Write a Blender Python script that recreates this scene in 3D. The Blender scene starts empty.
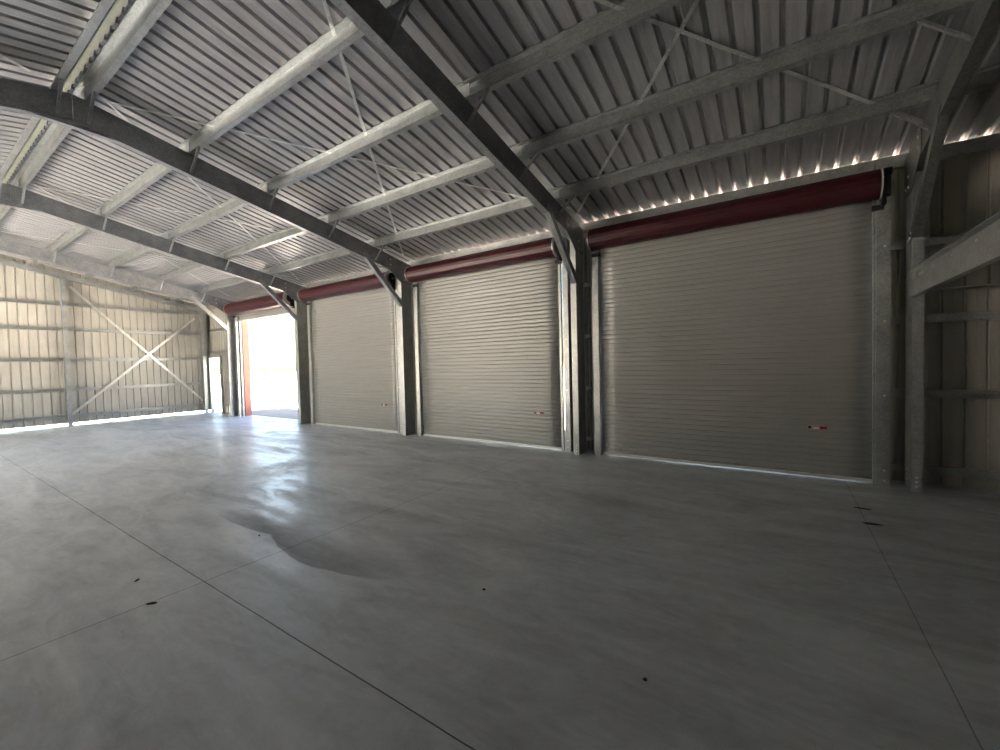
import bpy, bmesh, math, random
from mathutils import Vector, Matrix, noise
random.seed(7)
S = bpy.context.scene
COL = S.collection

# ------------------------------------------------------------------ materials
def mat(name):
    m = bpy.data.materials.new(name); m.use_nodes = True
    nt = m.node_tree; b = nt.nodes['Principled BSDF']
    return m, nt, b
def N(nt, t, **k):
    n = nt.nodes.new(t)
    for a, v in k.items():
        if a in n.inputs.keys(): n.inputs[a].default_value = v
        else: setattr(n, a, v)
    return n
def setin(b, **k):
    for a, v in k.items():
        a = a.replace('_', ' ')
        if a in b.inputs: b.inputs[a].default_value = v
def simple(name, c, rough=.5, metal=0., var=.12, scale=6., stretch=(1, 1, 1), bump=0.):
    m, nt, b = mat(name)
    tc = N(nt, 'ShaderNodeTexCoord'); mp = N(nt, 'ShaderNodeMapping'); mp.inputs['Scale'].default_value = stretch
    nt.links.new(tc.outputs['Object'], mp.inputs['Vector'])
    nz = N(nt, 'ShaderNodeTexNoise', Scale=scale, Detail=5.0, Roughness=.6)
    nt.links.new(mp.outputs[0], nz.inputs['Vector'])
    r = N(nt, 'ShaderNodeValToRGB')
    r.color_ramp.elements[0].position = .3; r.color_ramp.elements[1].position = .7
    r.color_ramp.elements[0].color = tuple(x*(1-var) for x in c) + (1,)
    r.color_ramp.elements[1].color = tuple(min(1, x*(1+var)) for x in c) + (1,)
    nt.links.new(nz.outputs['Fac'], r.inputs['Fac']); nt.links.new(r.outputs[0], b.inputs['Base Color'])
    setin(b, Roughness=rough, Metallic=metal)
    if bump:
        bp = N(nt, 'ShaderNodeBump', Strength=bump, Distance=.01)
        nt.links.new(nz.outputs['Fac'], bp.inputs['Height']); nt.links.new(bp.outputs[0], b.inputs['Normal'])
    return m
def galv(name, c0, c1, rough=.42, metal=.75):
    m, nt, b = mat(name)
    tc = N(nt, 'ShaderNodeTexCoord')
    v = N(nt, 'ShaderNodeTexVoronoi', Scale=55.0); nt.links.new(tc.outputs['Object'], v.inputs['Vector'])
    nz = N(nt, 'ShaderNodeTexNoise', Scale=5.0, Detail=6.0); nt.links.new(tc.outputs['Object'], nz.inputs['Vector'])
    mx = N(nt, 'ShaderNodeMath', operation='MULTIPLY_ADD'); mx.inputs[1].default_value = .35
    sep = N(nt, 'ShaderNodeSeparateColor'); nt.links.new(v.outputs['Color'], sep.inputs[0])
    nt.links.new(sep.outputs[0], mx.inputs[0]); nt.links.new(nz.outputs['Fac'], mx.inputs[2])
    r = N(nt, 'ShaderNodeValToRGB'); r.color_ramp.elements[0].position = .35; r.color_ramp.elements[1].position = .9
    r.color_ramp.elements[0].color = c0 + (1,); r.color_ramp.elements[1].color = c1 + (1,)
    nt.links.new(mx.outputs[0], r.inputs['Fac']); nt.links.new(r.outputs[0], b.inputs['Base Color'])
    setin(b, Roughness=rough, Metallic=metal)
    return m

M_GALV = galv('galvanised_steel', (.36, .37, .375), (.52, .535, .53), .38)
M_PURL = galv('purlin_galvanised', (.31, .32, .325), (.47, .485, .48), .36)
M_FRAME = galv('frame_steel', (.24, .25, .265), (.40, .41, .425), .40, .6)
M_FRAME_SHADE = galv('shaded_frame_steel', (.13, .135, .13), (.23, .235, .225), .42, .6)  # darker copy of the frame steel, the near frame's shade painted in
M_STRAP = galv('strap_steel', (.50, .51, .50), (.74, .75, .73), .36, .8)
M_ROOF = simple('roof_sheet_underside', (.36, .36, .375), .40, .35, .14, 3., (6, .6, 1))
M_WALL = simple('wall_sheet_inside', (.45, .43, .385), .45, .1, .10, 3., (2, 2, .4))
M_CURT = simple('shutter_curtain', (.305, .304, .294), .33, .15, .05, 3., (.5, 1, 8))
M_RED = simple('burgundy_coating', (.05, .008, .013), .36, .1, .15, 5.)
M_RED_GLARE = simple('glare_washed_burgundy', (.42, .12, .08), .4, 0, .1, 5.)  # burgundy lightened so the colour carries the doorway glare
M_BLACK = simple('black_plastic', (.012, .012, .014), .4, 0, .2, 5.)
M_WHITE = simple('white_plastic', (.75, .74, .70), .4, 0, .05, 5.)
M_ALU = simple('aluminium_rail', (.72, .71, .67), .3, .4, .06, 8.)
M_PIPE = simple('grey_pipe', (.22, .24, .26), .35, 0, .12, 8.)
M_BOLT = simple('zinc_bolt', (.85, .85, .82), .3, .25, .05, 20.)
M_CREAM = simple('cream_flashing', (.62, .63, .50), .5, 0, .1, 8.)
M_GROUND = simple('pale_gravel', (.50, .46, .40), .9, 0, .12, 1.2, bump=.2)
M_LEAF = simple('bush_leaf', (.10, .13, .06), .6, 0, .3, 9.)
M_TRUNK = simple('bush_trunk', (.16, .12, .09), .8, 0, .3, 9.)
M_TURQ = simple('turquoise_plastic', (.06, .42, .50), .4, 0, .1, 4.)
M_CHIP = simple('dark_debris', (.035, .03, .028), .8, 0, .3, 30.)
M_STICKR = simple('red_sticker', (.30, .02, .02), .4, 0, .1, 20.)

def floor_material():
    m, nt, b = mat('concrete_floor')
    L = nt.links.new
    tc = N(nt, 'ShaderNodeTexCoord'); P = tc.outputs['Object']
    sx = N(nt, 'ShaderNodeSeparateXYZ'); L(P, sx.inputs[0])
    def math_(op, a, bb=None, c=None):
        n = N(nt, 'ShaderNodeMath', operation=op)
        for i, v in enumerate((a, bb, c)):
            if v is None: continue
            if isinstance(v, (int, float)): n.inputs[i].default_value = v
            else: L(v, n.inputs[i])
        return n.outputs[0]
    def noise_(scale, detail=6., rough=.6, dist=0., vec=None):
        n = N(nt, 'ShaderNodeTexNoise', Scale=scale, Detail=detail, Roughness=rough, Distortion=dist)
        L(vec or P, n.inputs['Vector']); return n.outputs['Fac']
    def ramp(f, a, bb, c0=0., c1=1.):
        n = N(nt, 'ShaderNodeMapRange', clamp=True); L(f, n.inputs[0])
        n.inputs[1].default_value = a; n.inputs[2].default_value = bb; n.inputs[3].default_value = c0; n.inputs[4].default_value = c1
        return n.outputs[0]
    # swirling trowel marks
    mp = N(nt, 'ShaderNodeMapping'); mp.inputs['Rotation'].default_value = (0, 0, .5); mp.inputs['Scale'].default_value = (.55, 1.7, 1)
    L(P, mp.inputs['Vector'])
    big = noise_(.45, 4., .55, .6)
    sw = noise_(.9, 8., .62, 1.6, mp.outputs[0])
    fine = noise_(9., 6., .7)
    grain = noise_(90., 3., .6)
    mp2 = N(nt, 'ShaderNodeMapping'); mp2.inputs['Rotation'].default_value = (0, 0, -.7); mp2.inputs['Scale'].default_value = (1.0, 2.6, 1)
    L(P, mp2.inputs['Vector'])
    sw2 = ramp(noise_(1.9, 7., .68, 2.4, mp2.outputs[0]), .25, .75)
    # edge of the darker trowelled patch
    w = noise_(1.3, 4., .6)
    def disc(cx, cy, r):
        dx = math_('SUBTRACT', sx.outputs[0], cx); dy = math_('SUBTRACT', sx.outputs[1], cy)
        return math_('SUBTRACT', r, math_('SQRT', math_('ADD', math_('MULTIPLY', dx, dx), math_('MULTIPLY', dy, dy))))
    yy = math_('MAXIMUM', disc(-4.62, 6.0, 4.0), disc(-3.28, 3.91, 2.03))
    yy = math_('ADD', yy, math_('MULTIPLY_ADD', w, .12, -.06))
    sharp = ramp(yy, 0., .012)
    fade = ramp(yy, .03, .50, 1., 0.)
    xa = ramp(sx.outputs[0], -5.4, -4.6); xb = ramp(sx.outputs[0], -2.9, -2.3, 1., 0.)
    patch = math_('MULTIPLY', math_('MULTIPLY', sharp, fade), math_('MULTIPLY', xa, xb))
    v = math_('MULTIPLY_ADD', sw, .75, -.06)
    v = math_('MULTIPLY_ADD', big, .55, v)
    v = math_('MULTIPLY_ADD', fine, .26, v)
    v = math_('MULTIPLY_ADD', sw2, .20, math_('SUBTRACT', v, .08))
    v = math_('MULTIPLY_ADD', grain, .08, v)
    v = math_('MULTIPLY', v, math_('MULTIPLY_ADD', patch, -.42, 1.))
    # saw-cut joints with dark dirt
    def joint(axis, pos, wdt=.0045):
        wob = math_('MULTIPLY_ADD', noise_(1.5, 3.), .012, pos-.006)
        d = math_('ABSOLUTE', math_('SUBTRACT', sx.outputs[axis], wob))
        return ramp(d, wdt, wdt*1.6, 1., 0.)
    j = math_('MAXIMUM', math_('MAXIMUM', joint(1, 1.319, .003), joint(0, -3.63, .0025)), math_('MULTIPLY', joint(0, .667, .0025), .6))
    v = math_('MULTIPLY', v, math_('MULTIPLY_ADD', j, -.85, 1.))
    # low spots and specks
    vo = N(nt, 'ShaderNodeTexVoronoi', Scale=1.1); L(P, vo.inputs['Vector'])
    sp = ramp(vo.outputs['Distance'], .018, .03, 1., 0.)
    v = math_('MULTIPLY', v, math_('MULTIPLY_ADD', sp, -.5, 1.))
    cm = N(nt, 'ShaderNodeCombineColor')
    L(math_('MULTIPLY', v, .66), cm.inputs[0]); L(math_('MULTIPLY', v, .695), cm.inputs[1]); L(math_('MULTIPLY', v, .73), cm.inputs[2])
    L(cm.outputs[0], b.inputs['Base Color'])
    rg = math_('MULTIPLY_ADD', sw, -.95, .86)
    rg = math_('MULTIPLY_ADD', fine, .10, rg)
    rg = math_('MULTIPLY_ADD', sw2, -.20, math_('ADD', rg, .08))
    rg = math_('MULTIPLY_ADD', patch, .22, rg)
    rg = math_('MULTIPLY_ADD', noise_(7., 5., .7, 1.2, mp.outputs[0]), .40, math_('SUBTRACT', rg, .22))
    rg = math_('MINIMUM', math_('MAXIMUM', rg, .285), .72)
    L(rg, b.inputs['Roughness'])
    bp = N(nt, 'ShaderNodeBump', Strength=.25, Distance=.012)
    L(math_('MULTIPLY_ADD', j, -.8, math_('MULTIPLY_ADD', sw2, .45, math_('MULTIPLY_ADD', fine, .45, sw))), bp.inputs['Height']); L(bp.outputs[0], b.inputs['Normal'])
    return m
M_FLOOR = floor_material()

# ------------------------------------------------------------------ mesh helpers
def nbm(): return bmesh.new()
def obj(name, bm, m, parent=None, smooth=False):
    me = bpy.data.meshes.new(name); bmesh.ops.recalc_face_normals(bm, faces=bm.faces); bm.to_mesh(me); bm.free()
    me.materials.append(m)
    if smooth:
        for p in me.polygons: p.use_smooth = True
    o = bpy.data.objects.new(name, me); COL.objects.link(o)
    if parent is not None: o.parent = parent; o.matrix_parent_inverse = Matrix.Translation(parent.location).inverted()
    return o
def tag(o, label, cat, group=None):
    o['label'] = label; o['category'] = cat
    if group: o['group'] = group
    return o
def struct(o, label, cat):
    o['kind'] = 'structure'; o['label'] = label; o['category'] = cat; return o
def thing(name, label, cat, loc=(0, 0, 0), group=None):
    o = bpy.data.objects.new(name, None); COL.objects.link(o); o.location = loc; o.empty_display_size = .2
    return tag(o, label, cat, group)
def box(bm, x0, x1, y0, y1, z0, z1):
    v = [bm.verts.new((x, y, z)) for x in (x0, x1) for y in (y0, y1) for z in (z0, z1)]
    for f in ((0, 1, 3, 2), (4, 6, 7, 5), (0, 4, 5, 1), (2, 3, 7, 6), (0, 2, 6, 4), (1, 5, 7, 3)): bm.faces.new([v[i] for i in f])
def sweep(bm, poly, P, Q, U, V, P2=None):
    """extrude the closed outline poly (u,v) from P to Q"""
    P, Q, U, V = Vector(P), Vector(Q), Vector(U), Vector(V)
    a = [bm.verts.new(P+U*u+V*v) for u, v in poly]; b = [bm.verts.new(Q+U*u+V*v) for u, v in poly]
    n = len(poly)
    for i in range(n): bm.faces.new((a[i], a[(i+1) % n], b[(i+1) % n], b[i]))
    bm.faces.new(a[::-1]); bm.faces.new(b)
def cprof(d, f, lip=.018, t=.004):
    """lipped channel: web along u (0..d) at v=0, flanges towards +v"""
    return [(0, 0), (d, 0), (d, f), (d-lip, f), (d-lip, f-t), (d-t, f-t), (d-t, t), (t, t), (t, f-t), (lip, f-t), (lip, f), (0, f)]
def zprof(d, f, lip=.016, t=.0025):
    return [(0, 0), (0, f), (lip, f), (lip, f-t), (t, f-t), (t, t), (d, t), (d, -f), (d-lip, -f), (d-lip, -f+t), (d-t, -f+t), (d-t, 0)]
def cyl(bm, P, Q, r, n=16, r2=None):
    P, Q = Vector(P), Vector(Q); d = (Q-P).normalized()
    U = d.orthogonal().normalized(); V = d.cross(U)
    r2 = r if r2 is None else r2
    a = [bm.verts.new(P+(U*math.cos(t)+V*math.sin(t))*r) for t in [2*math.pi*i/n for i in range(n)]]
    b = [bm.verts.new(Q+(U*math.cos(t)+V*math.sin(t))*r2) for t in [2*math.pi*i/n for i in range(n)]]
    for i in range(n): bm.faces.new((a[i], a[(i+1) % n], b[(i+1) % n], b[i]))
    bm.faces.new(a[::-1]); bm.faces.new(b)
def bolt(P, d, parent, r=.009, h=.009):
    bm = nbm(); P = Vector(P); d = Vector(d)
    cyl(bm, P, P+d*.003, r*1.5, 12); cyl(bm, P+d*.003, P+d*h, r, 6)
    return obj('bolt', bm, M_BOLT, parent)

# ------------------------------------------------------------------ layout (metres; camera stands at x=0, y=0)
YR = 1.43; ZR = 4.94; SL = .195                       # ridge line, rafter top, roof fall
YE, YW = 7.07, -4.21                                   # cladding lines of the two long walls
def T(y): return ZR-SL*abs(y-YR)                       # top of the rafters
XG = -18.02; XN = 13.96                                 # far and near end walls
COLS = [-15.49, -11.31, -7.13, -2.95, 1.243]           # left face of every column flange
BAYS = [(-17.93, -15.40, 'far end bay'), (-15.40, -11.22, 'open doorway bay'), (-11.22, -7.04, 'farthest closed shutter bay'),
        (-7.04, -2.86, 'middle closed shutter bay'), (-2.86, 1.29, 'nearest shutter bay'), (1.29, 5.5, 'near right bay')]
nrm = math.sqrt(1+SL*SL)

# ------------------------------------------------------------------ setting
PITCH = .19
def rib_points(a0, a1, start=0., wb=.031, wc=.015, hh=.036):
    """pan and rib profile: list of (along, out)"""
    pts = []; k = math.floor((a0-start)/PITCH)
    while True:
        c = start+k*PITCH; k += 1
        seq = [(c-wb, 0), (c-wc, hh), (c+wc, hh), (c+wb, 0), (c+PITCH/2-.012, 0), (c+PITCH/2, .002), (c+PITCH/2+.012, 0)]
        for s in seq:
            if a0 < s[0] < a1: pts.append(s)
        if c > a1: break
    return [(a0, 0)]+pts+[(a1, 0)]
def thicken(o, t=.0015):
    md = o.modifiers.new('thickness', 'SOLIDIFY'); md.thickness = t; md.offset = 0
def sheet_wall(name, fixed_axis, fixed, a0, a1, zlo, zhi, outdir, label, start=0., holes=()):
    """vertical ribbed sheet; zhi is a function of the along coordinate; holes = (h0, h1, ztop)"""
    bm = nbm(); pts = rib_points(a0, a1, start, .019, .009, .024)
    ex = []
    for h in holes:
        for hh in h[:2]: ex.append(hh)
    P = []
    allp = sorted(pts+[(e-1e-4, None) for e in ex]+[(e+1e-4, None) for e in ex])
    for a, o in allp:
        if o is None:
            lo = max([p for p in pts if p[0] <= a], key=lambda p: p[0]); hi = min([p for p in pts if p[0] > a], key=lambda p: p[0])
            o = lo[1]+(hi[1]-lo[1])*(a-lo[0])/(hi[0]-lo[0])
        P.append((a, o))
    def co(a, o, z): return (fixed+outdir*o, a, z) if fixed_axis == 'x' else (a, fixed+outdir*o, z)
    for (a, o), (b, q) in zip(P[:-1], P[1:]):
        mid = (a+b)/2; z0 = zlo
        for h in holes:
            if h[0] < mid < h[1]: z0 = h[2]
        bm.faces.new([bm.verts.new(co(a, o, z0)), bm.verts.new(co(b, q, z0)), bm.verts.new(co(b, q, zhi(b))), bm.verts.new(co(a, o, zhi(a)))])
    bmesh.ops.remove_doubles(bm, verts=bm.verts, dist=1e-5)
    o = obj(name, bm, M_WALL); thicken(o)
    return struct(o, label, 'wall')

# floor slab
bm = nbm(); box(bm, XG-.12, XN+.1, YW-.06, YE+.08, -.14, 0)
struct(obj('floor', bm, M_FLOOR), 'smooth grey concrete slab floor with saw-cut joints', 'floor')
# outside ground
bm = nbm(); box(bm, -160, 90, -110, 130, -.4, -.145)
struct(obj('ground', bm, M_GROUND), 'pale gravel yard outside the shed', 'ground')
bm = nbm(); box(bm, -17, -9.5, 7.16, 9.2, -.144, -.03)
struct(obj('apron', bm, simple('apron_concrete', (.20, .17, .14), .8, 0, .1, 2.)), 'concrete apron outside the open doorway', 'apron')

# roof: two ribbed slopes with a slot under the ridge capping
bm = nbm()
pts = rib_points(XG-.12, XN+.12, .03)
for sgn in (1, -1):
    y0 = YR+sgn*.035; y1 = (YE+.065) if sgn > 0 else (YW-.065)
    rows = []
    for yy in (y0, y1):
        rows.append([bm.verts.new((x, yy, T(yy)+.163+o)) for x, o in pts])
    for i in range(len(pts)-1): bm.faces.new((rows[0][i], rows[0][i+1], rows[1][i+1], rows[1][i]))
rf = obj('ceiling', bm, M_ROOF); thicken(rf)
struct(rf, 'ribbed grey metal roof sheeting seen from below', 'ceiling')
bm = nbm()
for sgn in (1, -1):
    a = [(YR, ZR+.215), (YR+sgn*.16, T(YR+sgn*.16)+.198), (YR+sgn*.16, T(YR+sgn*.16)+.190), (YR, ZR+.207)]
    va = [bm.verts.new((XG-.1, y, z)) for y, z in a]; vb = [bm.verts.new((XN+.1, y, z)) for y, z in a]
    for i in range(4): bm.faces.new((va[i], va[(i+1) % 4], vb[(i+1) % 4], vb[i]))
# notched turn-downs between ribs
x = XG
struct(obj('trim_1', bm, M_CREAM), 'cream ridge capping seen through the slot between roof slopes', 'ridge capping')

# walls
DOORS = [dict(xl=-15.10, xr=-11.62, up=True), dict(xl=-10.83, xr=-7.46), dict(xl=-6.69, xr=-3.26), dict(xl=-2.51, xr=.93)]
HEAD = 3.32
holes = [(d['xl']+.01, d['xr']-.01, HEAD) for d in DOORS]+[(-17.86, -16.98, 2.04)]
sheet_wall('wall_right', 'y', YE, XG, XN, -.05, lambda a: T(YE)+.151, 1, 'ribbed beige metal wall behind the row of roller shutters', .06, holes)
LH = [(-15.1, -11.6, 3.0), (-10.9, -9.0, 2.7)]
sheet_wall('wall_left', 'y', YW, XG, XN, -.05, lambda a: T(YW)+.138, -1, 'ribbed metal wall with open doorways opposite the shutters', .06, LH)
sheet_wall('wall_far', 'x', XG, YW, YE, .075, lambda a: T(a)+.1615, -1, 'ribbed beige metal far end wall with a light gap at its foot', .02)
sheet_wall('wall_near', 'x', XN, YW, YE, .0, lambda a: T(a)+.1615, 1, 'ribbed metal near end wall', .02)

# gutter outside the eave
bm = nbm()
g = [(7.15, 3.66), (7.31, 3.66), (7.31, 3.85), (7.295, 3.85), (7.295, 3.675), (7.165, 3.675), (7.165, 3.90), (7.15, 3.90)]
va = [bm.verts.new((XG-.1, y, z)) for y, z in g]; vb = [bm.verts.new((XN+.1, y, z)) for y, z in g]
for i in range(8): bm.faces.new((va[i], va[(i+1) % 8], vb[(i+1) % 8], vb[i]))
bm.faces.new(va); bm.faces.new(vb[::-1])
struct(obj('trim_2', bm, simple('lightened_burgundy_gutter', (.40, .22, .22), .4, 0, .1, 5.)), 'burgundy eave gutter outside the shutter wall', 'gutter')  # gutter colour lightened to whiten the light bounced into the rib ends
# door jamb flashings (burgundy) at the doorways
n = 3
for d in DOORS[:1]:
    for x0, x1 in ((d['xl']-.04, d['xl']+.012), (d['xr']-.012, d['xr']+.04)):
        bm = nbm(); box(bm, x0, x1, 6.93, 7.13, 0, HEAD)
        struct(obj('trim_%d' % n, bm, M_RED_GLARE), 'burgundy jamb flashing on the %s edge of the open doorway' % ('left' if n == 3 else 'right'), 'flashing'); n += 1

# added linings that block light leaking between each shutter and the cladding
for k, d in enumerate(DOORS):
    xl, xr = d['xl'], d['xr']
    bm = nbm()
    box(bm, xl-.035, xl-.022, 6.86, 7.064, 0, HEAD); box(bm, xr+.032, xr+.045, 6.86, 7.064, 0, HEAD)
    if not d.get('up'):
        box(bm, xl-.05, xr+.05, 6.845, 7.064, HEAD+.002, HEAD+.014)
    else:
        box(bm, xl-.05, xr+.05, 6.845, 7.064, HEAD+.002, HEAD+.014)
    nm = ['open doorway', 'farthest closed shutter', 'middle closed shutter', 'nearest shutter'][k]
    struct(obj('trim_%d' % (n+k), bm, M_GALV), 'added light-blocking reveal lining around the %s' % nm, 'lining')
# personnel door in the shutter wall, next to the far corner
dt = bpy.data.objects.new('door_1', None); COL.objects.link(dt); dt.location = (-17.4, 7.05, 0)
struct(dt, 'white personnel door standing open beside the far corner', 'door')
bm = nbm()
for x0, x1, z0, z1 in ((-17.90, -17.85, 0, 2.08), (-17.01, -16.96, 0, 2.08), (-17.85, -17.01, 2.03, 2.08)): box(bm, x0, x1, 6.99, 7.10, z0, z1)
obj('door_frame', bm, M_GALV, dt)
bm = nbm(); box(bm, -17.05, -17.01, 7.10, 7.90, .02, 2.0)
lf = obj('door_leaf', bm, M_WHITE, dt)
bm = nbm(); cyl(bm, (-17.05, 7.82, 1.0), (-17.10, 7.82, 1.0), .02); cyl(bm, (-17.09, 7.82, 1.0), (-17.09, 7.72, 1.0), .011)
obj('door_handle', bm, M_BLACK, lf)

# ------------------------------------------------------------------ portal frames
PY = [1.545, 2.61, 3.70, 4.80, 5.88]                    # purlin webs on the door side slope
PYL = [2*YR-y for y in PY]
FN = ['farthest steel portal frame, beside the open doorway with a pale knee brace', 'steel portal frame between the open doorway and the first closed shutter',
      'steel portal frame between the farthest and middle closed shutters', 'steel portal frame between the middle and nearest shutters',
      'steel portal frame with painted-in shade, right of the nearest shutter, carrying the tie beam']
DR = .30
for i, (xf, lab) in enumerate(zip(COLS, FN)):
    last = i == 4
    t = thing('portal_frame', lab, 'frame', (xf+.05, YR, 0), 'steel portal frames')
    MF = M_FRAME_SHADE if last else M_FRAME
    W = xf if last else xf+.10                         # x of the web
    sv = 1 if last else -1                             # flanges point this way
    def C(poly, P, Q, U, V, nm, par=t, m=M_FRAME):
        b = nbm(); sweep(b, poly, P, Q, U, V); return obj(nm, b, m, par)
    cp = cprof(.30, .10, .022, .006)
    for s, yo in ((1, 6.90), (-1, -4.04)):
        c = C(cp, (W, yo-s*.30, 0), (W, yo-s*.30, T(yo)-.02), (0, s, 0), (sv, 0, 0), 'column', m=M_GALV if last or True else M_FRAME)
        if s > 0:
            for zb in (.06, .11, .16) if i >= 3 else ():
                bolt((W+(.045 if last else -.045), yo-.30, zb), (0, -1, 0), c)
            if last:
                for zb in (.10, .16, .22, 1.08, 2.0, 2.9): bolt((W, yo-.13, zb), (-1, 0, 0), c, .008)
                for zb in (3.55, 3.62, 3.69): bolt((W, yo-.1, zb), (-1, 0, 0), c, .012)
    # rafters: swept polygon following the fall; ends cut at ridge and eave
    for s in (1, -1):
        y0 = YR+s*.002; y1 = 6.92 if s > 0 else -4.06
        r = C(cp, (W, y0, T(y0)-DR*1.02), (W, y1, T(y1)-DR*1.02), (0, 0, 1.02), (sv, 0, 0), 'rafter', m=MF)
    # apex gusset and haunch
    b = nbm(); X0 = W+sv*.012; X1 = W+sv*.095
    a = [(YR-.36, T(YR-.36)-DR-.005), (YR+.36, T(YR+.36)-DR-.005), (YR+.22, 4.575), (YR-.36, 4.555)]
    pr = [(YR-.40, T(YR-.4)-DR-.012), (YR-.34, 4.56), (YR+.22, 4.56), (YR+.40, T(YR+.4)-DR-.012), (YR+.05, ZR-DR-.008)]
    va = [b.verts.new((X0, y, z)) for y, z in pr]; vb = [b.verts.new((X1, y, z)) for y, z in pr]
    for k in range(5): b.faces.new((va[k], va[(k+1) % 5], vb[(k+1) % 5], vb[k]))
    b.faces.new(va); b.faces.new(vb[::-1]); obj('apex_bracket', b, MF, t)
    # eave knee plate
    b = nbm()
    for s, ye in ((1, 6.9), (-1, -4.04)):
        pass
    pr = [(6.60, 3.42), (6.89, 3.42), (6.89, T(6.89)-.01), (6.2, T(6.2)-.01), (6.2, T(6.2)-DR)]
    XP = W-sv*.008
    va = [b.verts.new((XP, y, z)) for y, z in pr]; vb = [b.verts.new((XP-sv*.006, y, z)) for y, z in pr]
    for k in range(5): b.faces.new((va[k], va[(k+1) % 5], vb[(k+1) % 5], vb[k]))
    b.faces.new(va); b.faces.new(vb[::-1]); kp = obj('knee_plate', b, MF, t)
    for yb, zb in ((6.3, 3.9), (6.3, 3.78), (6.7, 3.5), (6.82, 3.5), (6.7, 3.62)): bolt((XP-sv*.006, yb, zb), (-sv, 0, 0), kp, .012)
    # knee braces
    for s in (1, -1):
        A = Vector((W+sv*.005, 5.58, T(5.58)-DR+.05)); B = Vector((W+sv*.005, 6.67, 2.83))
        if s < 0: A.y = 2*YR-A.y; B.y = 2*YR-B.y
        d = (B-A).normalized(); U = Vector((0, -s*abs(d.z), -abs(d.y)))*.0+Vector((1, 0, 0)).cross(d).normalized()
        if U.z < 0: U = -U
        b = nbm(); sweep(b, cprof(.10, .085, .016, .004), A+Vector((-sv*.012, 0, 0)), B+Vector((-sv*.012, 0, 0)), U, Vector((sv, 0, 0)))
        kb = obj('knee_brace', b, M_FRAME_SHADE if last else M_GALV, t)
        if last and s > 0:
            for q in (.06, .13): bolt(B-d*q+U*.05+Vector((-sv*.014, 0, 0)), (-sv, 0, 0), kb, .012)
    # fly braces from the purlins down to the rafter's bottom flange
    fx = -1 if last else 1
    for y in PY[0:5]+PYL[:2]:
        b = nbm(); s = 1 if y > YR else -1
        P = Vector((W+fx*.31, y+.02*s, T(y)-.004)); Q = Vector((W+fx*.012, y+.02*s, T(y)-DR+.02))
        sweep(b, [(-.016, 0), (.016, 0), (.016, .004), (-.012, .004), (-.012, .03), (-.016, .03)], P, Q, (0, 1, 0), (0, 0, 1))
        obj('fly_brace', b, M_GALV if i < 2 else M_FRAME, t)  # paler steel on the far frames paints in the doorway light
    # purlin cleats standing on the rafter
    for y in PY+PYL[:3]:
        b = nbm(); s = 1 if y > YR else -1
        z = T(y); box(b, W-.07, W+.07, y-.012-s*.004, y-.005-s*.004, z, z+.13)
        obj('purlin_cleat', b, M_GALV, t)

# ------------------------------------------------------------------ purlins
ORD = ['nearest the ridge', 'second below the ridge', 'third below the ridge', 'fourth below the ridge', 'lowest above the eave']
bayw = ['far end bay', 'open doorway bay', 'farthest closed shutter bay', 'middle closed shutter bay', 'nearest shutter bay', 'near right bay']
DPH = .15
def purlin(x0, x1, y, s, label, group, plumb=False):
    b = nbm(); q = 0 if plumb else SL; n = Vector((0, s*q, 1)).normalized(); fd = Vector((0, s, -q)).normalized()
    sweep(b, zprof(DPH, .064), (x0, y, T(y)+.003), (x1, y, T(y)+.003), n, fd)
    o = obj('roof_purlin', b, M_PURL); tag(o, label, 'purlin', group); return o
for bi, (x0, x1, bn) in enumerate(BAYS):
    for k, y in enumerate(PY):
        if bi == 0 and k == 4: pass
        o = purlin(x0+.006, x1-.006, y, 1, 'roof purlin over the %s, %s' % (bn, ORD[k]), 'roof purlins', k == 0)
    for k, y in enumerate(PYL[:3]):
        if bi == 5: continue
        purlin(x0+.006, x1-.006, y, -1, 'roof purlin, left slope over the %s, %s' % (bn, ORD[k]), 'left slope purlins', k == 0)
    b = nbm(); sweep(b, cprof(.15, .06, .016, .0025), (x0+.006, 6.985, T(7.05)+.001), (x1-.006, 6.985, T(7.05)+.001), (0, 0, 1), (0, 1, 0))
    tag(obj('eave_strut', b, M_PURL), 'galvanised eave strut along the wall top in the %s' % bn, 'eave strut', 'eave struts')

# bracing straps under the roof sheets
def strap(x0, y0, x1, y1, label, dz=.153, s=1):
    b = nbm(); A = Vector((x0, y0, T(y0)+dz)); B = Vector((x1, y1, T(y1)+dz)); d = (B-A).normalized()
    n = Vector((0, s*SL, 1)).normalized(); w = d.cross(n).normalized()*.02
    NSEG = 24; prev = None
    for k in range(NSEG+1):
        q = A.lerp(B, k/NSEG)+n*(-.006*math.sin(k*1.9)*(0 if k in (0, NSEG) else 1)-.004)
        cur = [b.verts.new(q-w), b.verts.new(q+w), b.verts.new(q+w+n*.0015), b.verts.new(q-w+n*.0015)]
        if prev:
            for e in range(4): b.faces.new((prev[e], prev[(e+1) % 4], cur[(e+1) % 4], cur[e]))
        else: b.faces.new(cur[::-1])
        prev = cur
    b.faces.new(prev)
    tag(obj('brace_strap', b, M_STRAP), label, 'strap', 'roof bracing straps')
for (x0, x1, bn) in BAYS[1:5]:
    strap(x1, 1.72, x0, 6.70, 'brace strap over the %s, ridge right to eave left' % bn)
    strap(x0, 1.78, x1, 6.45, 'brace strap over the %s, ridge left to eave right' % bn, dz=.147)
    strap(x0, 1.10, x1, -3.7, 'brace strap on the left roof slope over the %s' % bn, s=-1)

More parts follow.
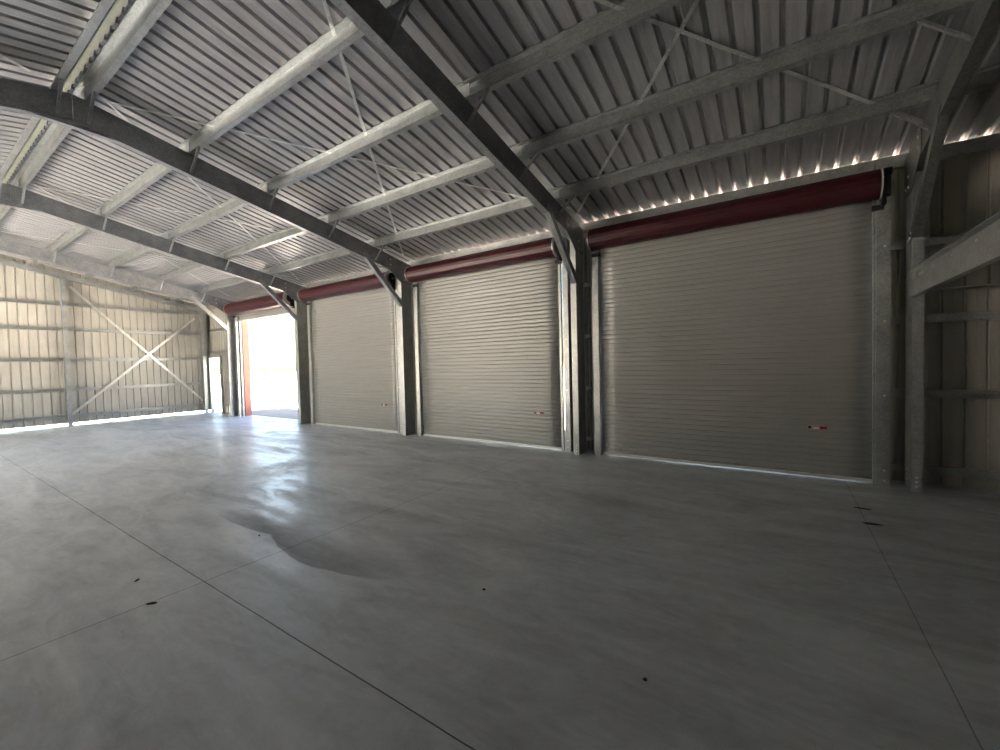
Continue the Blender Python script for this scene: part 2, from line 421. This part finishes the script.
# ------------------------------------------------------------------ tie beam at the near frame
tb = thing('tie_beam', 'galvanised horizontal tie beam crossing the shed from the right column', 'beam', (1.26, 6.6, 2.23))
b = nbm()
prof = [(0, 0), (.18, 0), (.18, .055), (.285, .055), (.285, -.008), (.29, -.008), (.29, .06), (.0, .06)]
sweep(b, prof, (1.215, 6.60, 2.23), (1.215, -3.7, 2.23), (0, 0, 1), (1, 0, 0)); obj('beam_channel', b, M_GALV, tb)
for y in (6.4, 6.3, 5.9, 5.35, 4.8, 4.2, 3.6): bolt((1.27, y, 2.455), (-1, 0, 0), tb, .011)

# ------------------------------------------------------------------ girts
GZ = [.13, 1.05, 1.95, 2.86]
def girt(A, B, up, back, label, group, m=M_PURL):
    b = nbm(); sweep(b, [(u, -v) for u, v in cprof(.10, .055, .016, .0025)], A, B, up, back)
    tag(obj('wall_girt', b, m), label, 'girt', group)
zn = ['lowest', 'second lowest', 'second highest', 'highest']
for z, q in zip(GZ, zn):
    girt((1.36, 7.055, z), (5.5, 7.055, z), (0, 0, 1), (0, 1, 0), 'galvanised wall girt right of the right-hand frame, %s of four' % q, 'near right wall girts')
    girt((1.085, 7.055, z), (1.238, 7.055, z), (0, 0, 1), (0, 1, 0), 'short girt between nearest shutter and right-hand column, %s of four' % q, 'short wall girts beside the nearest shutter')
    for k, nm in ((3, 'middle and nearest shutters'), (2, 'farthest and middle closed shutters')):
        girt((COLS[k]+.105, 7.055, z), (DOORS[k]['xl']-.135, 7.055, z), (0, 0, 1), (0, 1, 0), 'short girt right of the column between %s, %s of four' % (nm, q), 'short wall girts between shutters')
for z, q in ((.27, 'lowest'), (1.07, 'second')):
    girt((-16.9, 7.055, z), (-15.52, 7.055, z), (0, 0, 1), (0, 1, 0), '%s girt between the personnel door and the farthest frame' % q.capitalize(), 'girts beside the personnel door')
for z, q in ((2.2, 'third'), (3.0, 'highest')):
    girt((-17.95, 7.055, z), (-15.52, 7.055, z), (0, 0, 1), (0, 1, 0), '%s girt above the personnel door by the far corner' % q.capitalize(), 'girts beside the personnel door')
GG = [.25, 1.05, 1.96, 2.88, 3.64]
gq = ['lowest', 'second lowest', 'middle', 'second highest', 'highest']
for z, q in zip(GG, gq):
    girt((XG+.015, 3.27, z), (XG+.015, 6.75, z), (0, 0, 1), (-1, 0, 0), 'galvanised end-wall girt behind the cross bracing, %s of five' % q, 'far end wall girts behind the bracing')
    girt((XG+.015, -.33, z), (XG+.015, 3.13, z), (0, 0, 1), (-1, 0, 0), 'galvanised end-wall girt left of the end post, %s of five' % q, 'far end wall girts left of the post')
# end wall posts
def post(y, label, zt, w=.10, dpt=.2):
    b = nbm(); sweep(b, cprof(dpt, w, .02, .005), (XG+.02+.055, y-w/2, 0), (XG+.02+.055, y-w/2, zt), (1, 0, 0), (0, 1, 0))
    return tag(obj('end_wall_post', b, M_GALV), label, 'post', 'far end wall posts')
post(3.20, 'tall steel end-wall post left of the cross bracing', T(3.2)-.17)
post(6.80, 'steel corner post of the end wall by the personnel door', T(6.8)-.2)
post(-.40, 'steel end-wall post under the left roof slope', T(-.4)-.17)
# end wall rafter, two halves
for s, nm in ((1, 'right'), (-1, 'left')):
    b = nbm(); y0 = YR; y1 = 7.0 if s > 0 else -4.1
    sweep(b, cprof(.15, .06, .016, .004), (-17.86, y0, T(y0)-.155), (-17.86, y1, T(y1)-.155), (0, 0, 1), (-1, 0, 0))
    tag(obj('end_wall_rafter', b, M_GALV), 'thin steel rafter along the top of the far end wall, %s half' % nm, 'rafter', 'end wall rafters')
# cross bracing
cb = [((3.37, 4.23), (6.79, .42), 'falling to the right'), ((3.26, .33), (6.6, 3.50), 'rising to the right')]
for k, (a, c, nm) in enumerate(cb):
    b = nbm(); X = XG+.10+k*.008
    A = Vector((X, a[0], a[1])); B = Vector((X, c[0], c[1])); d = (B-A).normalized(); U = Vector((1, 0, 0)).cross(d)
    if k == 0: A = A-d*.0
    sweep(b, [(-.035, 0), (.035, 0), (.035, .006), (-.035, .006)], A, B, U, (1, 0, 0))
    tag(obj('cross_brace', b, M_STRAP), 'pale flat steel brace of the X on the far end wall, %s' % nm, 'brace', 'end wall cross bracing')
# small eave-corner girt struts between far frame and end wall : bright stubs are the fly braces of that frame

# ------------------------------------------------------------------ roller shutters
RN = ['open roller shutter rolled up above the doorway', 'farthest closed roller shutter, right of the open doorway', 'middle closed roller shutter with a glossy sheen', 'nearest and largest closed roller shutter on the right']
ZB, CY, CR = 3.58, 6.635, .165
def curtain(xl, xr, z0, z1):
    b = nbm(); nx = 14; P = .075; per = 12; rows = []
    nz = int((z1-z0)/P*per)
    for k in range(nz+1):
        z = z0+(z1-z0)*k/nz; ph = (z/P) % 1.0
        # broad rounded slat with a tight groove and a small secondary bead
        dd = min(ph, 1-ph); yy = -.004*math.sin(math.pi*ph)+.010*math.exp(-(dd/.075)**2)+.0012*math.cos(6*math.pi*ph)
        row = []
        for i in range(nx+1):
            x = xl+(xr-xl)*i/nx
            w = noise.noise(Vector((x*.8, z*1.3, 3.1)))*.006+noise.noise(Vector((x*1.1+9, z*11, 1.0)))*.0022
            row.append(b.verts.new((x, 6.815+yy+w, z)))
        rows.append(row)
    for r0, r1 in zip(rows[:-1], rows[1:]):
        for i in range(nx): b.faces.new((r0[i], r0[i+1], r1[i+1], r1[i]))
    return b
for k, d in enumerate(DOORS):
    xl, xr = d['xl'], d['xr']
    t = thing('roller_shutter', RN[k], 'roller door', ((xl+xr)/2, 6.81, 0), 'roller shutters')
    if not d.get('up'):
        c = obj('curtain', curtain(xl-.0, xr+.0, .045, 3.56), M_CURT, t, True); thicken(c, .0012); 
        b = nbm(); box(b, xl, xr, 6.79, 6.84, .008, .045); obj('bottom_rail', b, M_ALU, t)
        r = CR
    else:
        r = .20
        b = nbm(); box(b, xl+.02, xr-.02, 6.785, 6.835, 3.17, 3.215); obj('bottom_rail', b, M_ALU, t)
        c = obj('curtain', curtain(xl+.02, xr-.02, 3.215, 3.56), M_CURT, t, True); thicken(c, .0012)
    # drum with the slat ridges of the rolled curtain
    b = nbm(); nseg = 96; prof = []
    for i in range(nseg):
        a = 2*math.pi*i/nseg; rr = r+.0035*abs(math.sin(a*8))-(.012 if 1.3 < a < 1.45 else 0)
        prof.append((rr*math.cos(a), rr*math.sin(a)))
    sweep(b, prof, (xl-.07, CY, ZB), (xr+.035, CY, ZB), (0, 1, 0), (0, 0, 1))
    dr = obj('drum', b, M_RED, t)
    # end discs
    for x0, x1, m, nm in ((xl-.085, xl-.07, M_ALU, 'end_disc'), (xr+.035, xr+.05, M_ALU, 'end_disc')):
        b = nbm(); cyl(b, (x0, CY, ZB), (x1, CY, ZB), r+.012, 40); obj(nm, b, m, t)
    b = nbm(); cyl(b, (xl-.15, CY, ZB), (xr+.16, CY, ZB), .022, 16); obj('axle', b, M_GALV, t)
    # chain gear on the right end
    b = nbm(); cyl(b, (xr+.06, CY, ZB), (xr+.11, CY, ZB), .125 if k < 3 else .06, 32)
    obj('chain_gear', b, M_BLACK, t)
    b = nbm(); box(b, xr+.055, xr+.10, CY-.02, 6.74, 3.34, ZB+.03); box(b, xr-.02, xr+.09, 6.70, 6.74, 3.30, 3.36)
    if k == 3: cyl(b, (xr+.07, 6.60, 3.70), (xr+.14, 6.60, 3.70), .045, 14); box(b, xr+.08, xr+.13, 6.57, 6.63, 3.42, 3.70)
    obj('drum_bracket', b, M_BLACK, t)
    b = nbm(); box(b, xl-.10, xl+.03, 6.70, 6.745, 3.32, 3.37); obj('drum_bracket', b, M_BLACK, t)
    # guides
    gl = [(-.125, 0), (.0, 0), (.0, .03), (-.02, .03), (-.02, .006), (-.125, .006)]
    b = nbm(); box(b, xl-.125, xl-.012, 6.745, 6.752, 0, 3.40); box(b, xl-.016, xl-.010, 6.745, 6.80, 0, 3.40); box(b, xl-.125, xl-.119, 6.745, 6.86, 0, 3.40); box(b, xl-.03, xl+.02, 6.85, 6.857, 0, 3.4)
    obj('guide', b, M_PURL, t)
    if k == 3:
        b = nbm(); box(b, xr+.002, xr+.03, 6.745, 6.80, 0, 3.40); box(b, xr-.02, xr+.03, 6.85, 6.857, 0, 3.4); obj('guide', b, M_PURL, t)
        b = nbm(); sweep(b, cprof(.13, .15, .02, .004), (xr+.022, 6.72, 0), (xr+.022, 6.72, T(6.72)-.04), (1, 0, 0), (0, 1, 0))
        jm = obj('jamb_post', b, M_PURL, t)
        for z in (.06, .185, 1.09, 1.98, 2.87): bolt((xr+.10, 6.72, z), (0, -1, 0), jm, .008)
    else:
        b = nbm(); box(b, xr+.012, xr+.055, 6.745, 6.80, 0, 3.40); box(b, xr-.02, xr+.03, 6.85, 6.857, 0, 3.4); obj('guide', b, M_PURL, t)
        b = nbm(); sweep(b, cprof(.095, .12, .02, .004), (xr+.105, 6.72, 0), (xr+.105, 6.72, 3.78), (1, 0, 0), (0, 1, 0))
        jm = obj('jamb_post', b, M_PURL, t)
        for z in (.08, .20, 1.09, 1.98): bolt((xr+.15, 6.72, z), (0, -1, 0), jm, .008)
    # lock with red and white sticker
    if not d.get('up'):
        lx = {3: .37, 2: -3.73, 1: -7.95}[k]; lz = .655
        b = nbm(); box(b, lx-.085, lx+.085, 6.788, 6.797, lz-.028, lz+.028); lp = obj('lock_plate', b, simple('plate_pinkish', (.42, .34, .30), .4, .1, .05, 9.), t)
        b = nbm(); box(b, lx-.02, lx+.04, 6.780, 6.788, lz-.016, lz+.0); obj('sticker', b, M_WHITE, lp)
        b = nbm(); cyl(b, (lx+.065, 6.788, lz), (lx+.065, 6.770, lz), .022, 18); box(b, lx+.05, lx+.12, 6.775, 6.787, lz-.018, lz+.016); obj('lock_handle', b, M_STICKR, lp)
        b = nbm(); cyl(b, (lx-.06, 6.788, lz), (lx-.06, 6.776, lz), .018, 18); obj('lock_barrel', b, M_BLACK, lp)

# grey conduit between the middle and nearest shutters
pp = thing('downpipe', 'grey vertical pipe with clamps beside the column between middle and nearest shutters', 'pipe', (-2.79, 6.88, 0))
b = nbm(); cyl(b, (-2.79, 6.88, .06), (-2.79, 6.88, 3.70), .026, 20); obj('pipe', b, M_PIPE, pp, False)
for z in (.24, 1.12, 2.02, 2.9):
    b = nbm(); cyl(b, (-2.79, 6.88, z-.035), (-2.79, 6.88, z+.035), .034, 20); box(b, -2.80, -2.72, 6.87, 6.89, z-.02, z+.02); obj('clamp', b, M_ALU, pp)
b = nbm(); cyl(b, (-2.715, 6.93, 0), (-2.715, 6.93, 3.8), .012, 12)
tag(obj('conduit', b, M_GALV), 'thin vertical steel conduit left of the nearest shutter guide', 'conduit')
b = nbm(); cyl(b, (1.40, 6.98, 2.33), (5.4, 6.98, 2.33), .012, 12)
tag(obj('conduit', b, M_GALV), 'thin horizontal steel conduit on the wall below the tie beam', 'conduit')

# ------------------------------------------------------------------ debris on the floor
def chip(x, y, sx, sy, sz, rot, label):
    b = nbm(); n = 9; ring = []
    for i in range(n):
        a = 2*math.pi*i/n; rr = random.uniform(.65, 1.)
        ring.append((math.cos(a)*sx*rr, math.sin(a)*sy*rr))
    c, s_ = math.cos(rot), math.sin(rot)
    lo = [b.verts.new((x+u*c-v*s_, y+u*s_+v*c, .0005)) for u, v in ring]
    hi = [b.verts.new((x+(u*c-v*s_)*.75, y+(u*s_+v*c)*.75, sz*random.uniform(.7, 1.))) for u, v in ring]
    for i in range(n): b.faces.new((lo[i], lo[(i+1) % n], hi[(i+1) % n], hi[i]))
    b.faces.new(lo[::-1]); b.faces.new(hi)
    tag(obj('debris_chip', b, M_CHIP), label, 'debris', 'debris on the floor')
chip(-3.60, .994, .045, .012, .012, .9, 'dark splinter lying across the cross joint at lower left')
chip(-1.744, 2.327, .014, .010, .012, .4, 'small dark chip alone on the floor below the middle shutter')
chip(.705, 5.149, .10, .035, .006, .1, 'flat dark scrap by the right-hand joint, the nearer of two')
chip(.70, 5.62, .09, .025, .006, -.1, 'flat dark scrap by the right-hand joint, the farther of two')
chip(-.569, 2.076, .014, .012, .010, .2, 'tiny dark chip right of the middle of the floor, nearest the camera')
chip(-4.15, 1.98, .012, .010, .010, .2, 'tiny dark chip at the edge of the dark floor patch')
chip(-4.1, 1.05, .03, .010, .008, 2.2, 'small dark sliver left of the joint crossing')

# ------------------------------------------------------------------ yard seen through the doorway
def bush(cx, cy, h, rad, label, n=520):
    t = thing('bush', label, 'bush', (cx, cy, -.145), 'bushes in the yard')
    b = nbm()
    for i in range(4):
        a = i*1.7; cyl(b, (cx+.1*math.cos(a), cy+.1*math.sin(a), -.15), (cx+rad*.4*math.cos(a), cy+rad*.4*math.sin(a), h*.55), .05, 8, .02)
    obj('stem', b, M_TRUNK, t)
    b = nbm()
    for i in range(n):
        th = random.uniform(0, 2*math.pi); ph = math.acos(random.uniform(-.5, 1)); rr = rad*random.uniform(.45, 1.)*(.8+.3*noise.noise(Vector((th*1.5, ph*2, cx))))
        p = Vector((cx+rr*math.sin(ph)*math.cos(th), cy+rr*math.sin(ph)*math.sin(th), h*.5+rr*.55*math.cos(ph)))
        q = Vector((random.uniform(-1, 1), random.uniform(-1, 1), random.uniform(-1, 1))).normalized(); u = q.orthogonal().normalized(); w = q.cross(u)
        s_ = random.uniform(.07, .16)
        b.faces.new([b.verts.new(p+u*s_), b.verts.new(p+w*s_*.5), b.verts.new(p-u*s_), b.verts.new(p-w*s_*.5)])
    obj('foliage', b, M_LEAF, t)
bush(-40.0, 20.4, 1.5, 1.3, 'low bush in the yard beyond the turquoise drum')
bush(-43.2, 20.6, 1.9, 1.2, 'low bush in the yard left of the turquoise drum')
b = nbm(); cyl(b, (-37.5, 18.6, -.145), (-37.5, 18.6, .75), .42, 28); 
dm = tag(obj('drum_container', b, M_TURQ), 'turquoise plastic drum standing in the yard outside the doorway', 'drum')
fn = thing('wire_fence', 'low post and rail fence across the yard behind the bushes', 'fence', (-45, 27, -.145))
for i in range(9):
    b = nbm(); cyl(b, (-58+i*4, 26, -.15), (-58+i*4, 26, 1.15), .05, 8); obj('fence_post', b, M_TRUNK, fn)
for z in (.5, 1.0):
    b = nbm(); box(b, -58, -26, 25.97, 26.0, z-.03, z+.03); obj('rail', b, M_TRUNK, fn)

# ------------------------------------------------------------------ light
w = bpy.data.worlds.new('sky'); S.world = w; w.use_nodes = True
nt = w.node_tree; bg = nt.nodes['Background']
sky = nt.nodes.new('ShaderNodeTexSky'); sky.sky_type = 'NISHITA'; sky.sun_disc = False
sky.sun_elevation = math.radians(52); sky.sun_rotation = math.radians(200); sky.air_density = 1.2; sky.dust_density = 2.5
nt.links.new(sky.outputs[0], bg.inputs[0]); bg.inputs[1].default_value = .40
sl = bpy.data.lights.new('sun', 'SUN'); sl.energy = 60; sl.angle = .01; sl.color = (1., .92, .80)
so = bpy.data.objects.new('sun', sl); COL.objects.link(so)
so.rotation_euler = Vector((-.20, .50, -.84)).to_track_quat('-Z', 'Y').to_euler()

# ------------------------------------------------------------------ camera (fitted to the photograph)
cd = bpy.data.cameras.new('camera'); cam = bpy.data.objects.new('camera', cd); COL.objects.link(cam)
F, YAW, PIT, ROL = 418.42, .9793, -.0297, .0246
lat = Vector((math.sin(YAW), math.cos(YAW), 0)); fwd = Vector((-math.cos(YAW), math.sin(YAW), 0)); up = Vector((0, 0, 1))
fw = fwd*math.cos(PIT)+up*math.sin(PIT); u2 = -fwd*math.sin(PIT)+up*math.cos(PIT)
r_ = lat*math.cos(ROL)-u2*math.sin(ROL); u_ = lat*math.sin(ROL)+u2*math.cos(ROL)
M = Matrix(((r_.x, u_.x, -fw.x), (r_.y, u_.y, -fw.y), (r_.z, u_.z, -fw.z))).to_4x4()
M.translation = Vector((0, 0, 1.6)); cam.matrix_world = M
cd.sensor_width = 36; cd.lens = F/1000*36; cd.clip_start = .05; cd.clip_end = 500
S.camera = cam
S.view_settings.view_transform = 'Standard'; S.view_settings.look = 'None'; S.view_settings.gamma = 1
S.view_settings.use_curve_mapping = False
S.view_settings.exposure = 1.68
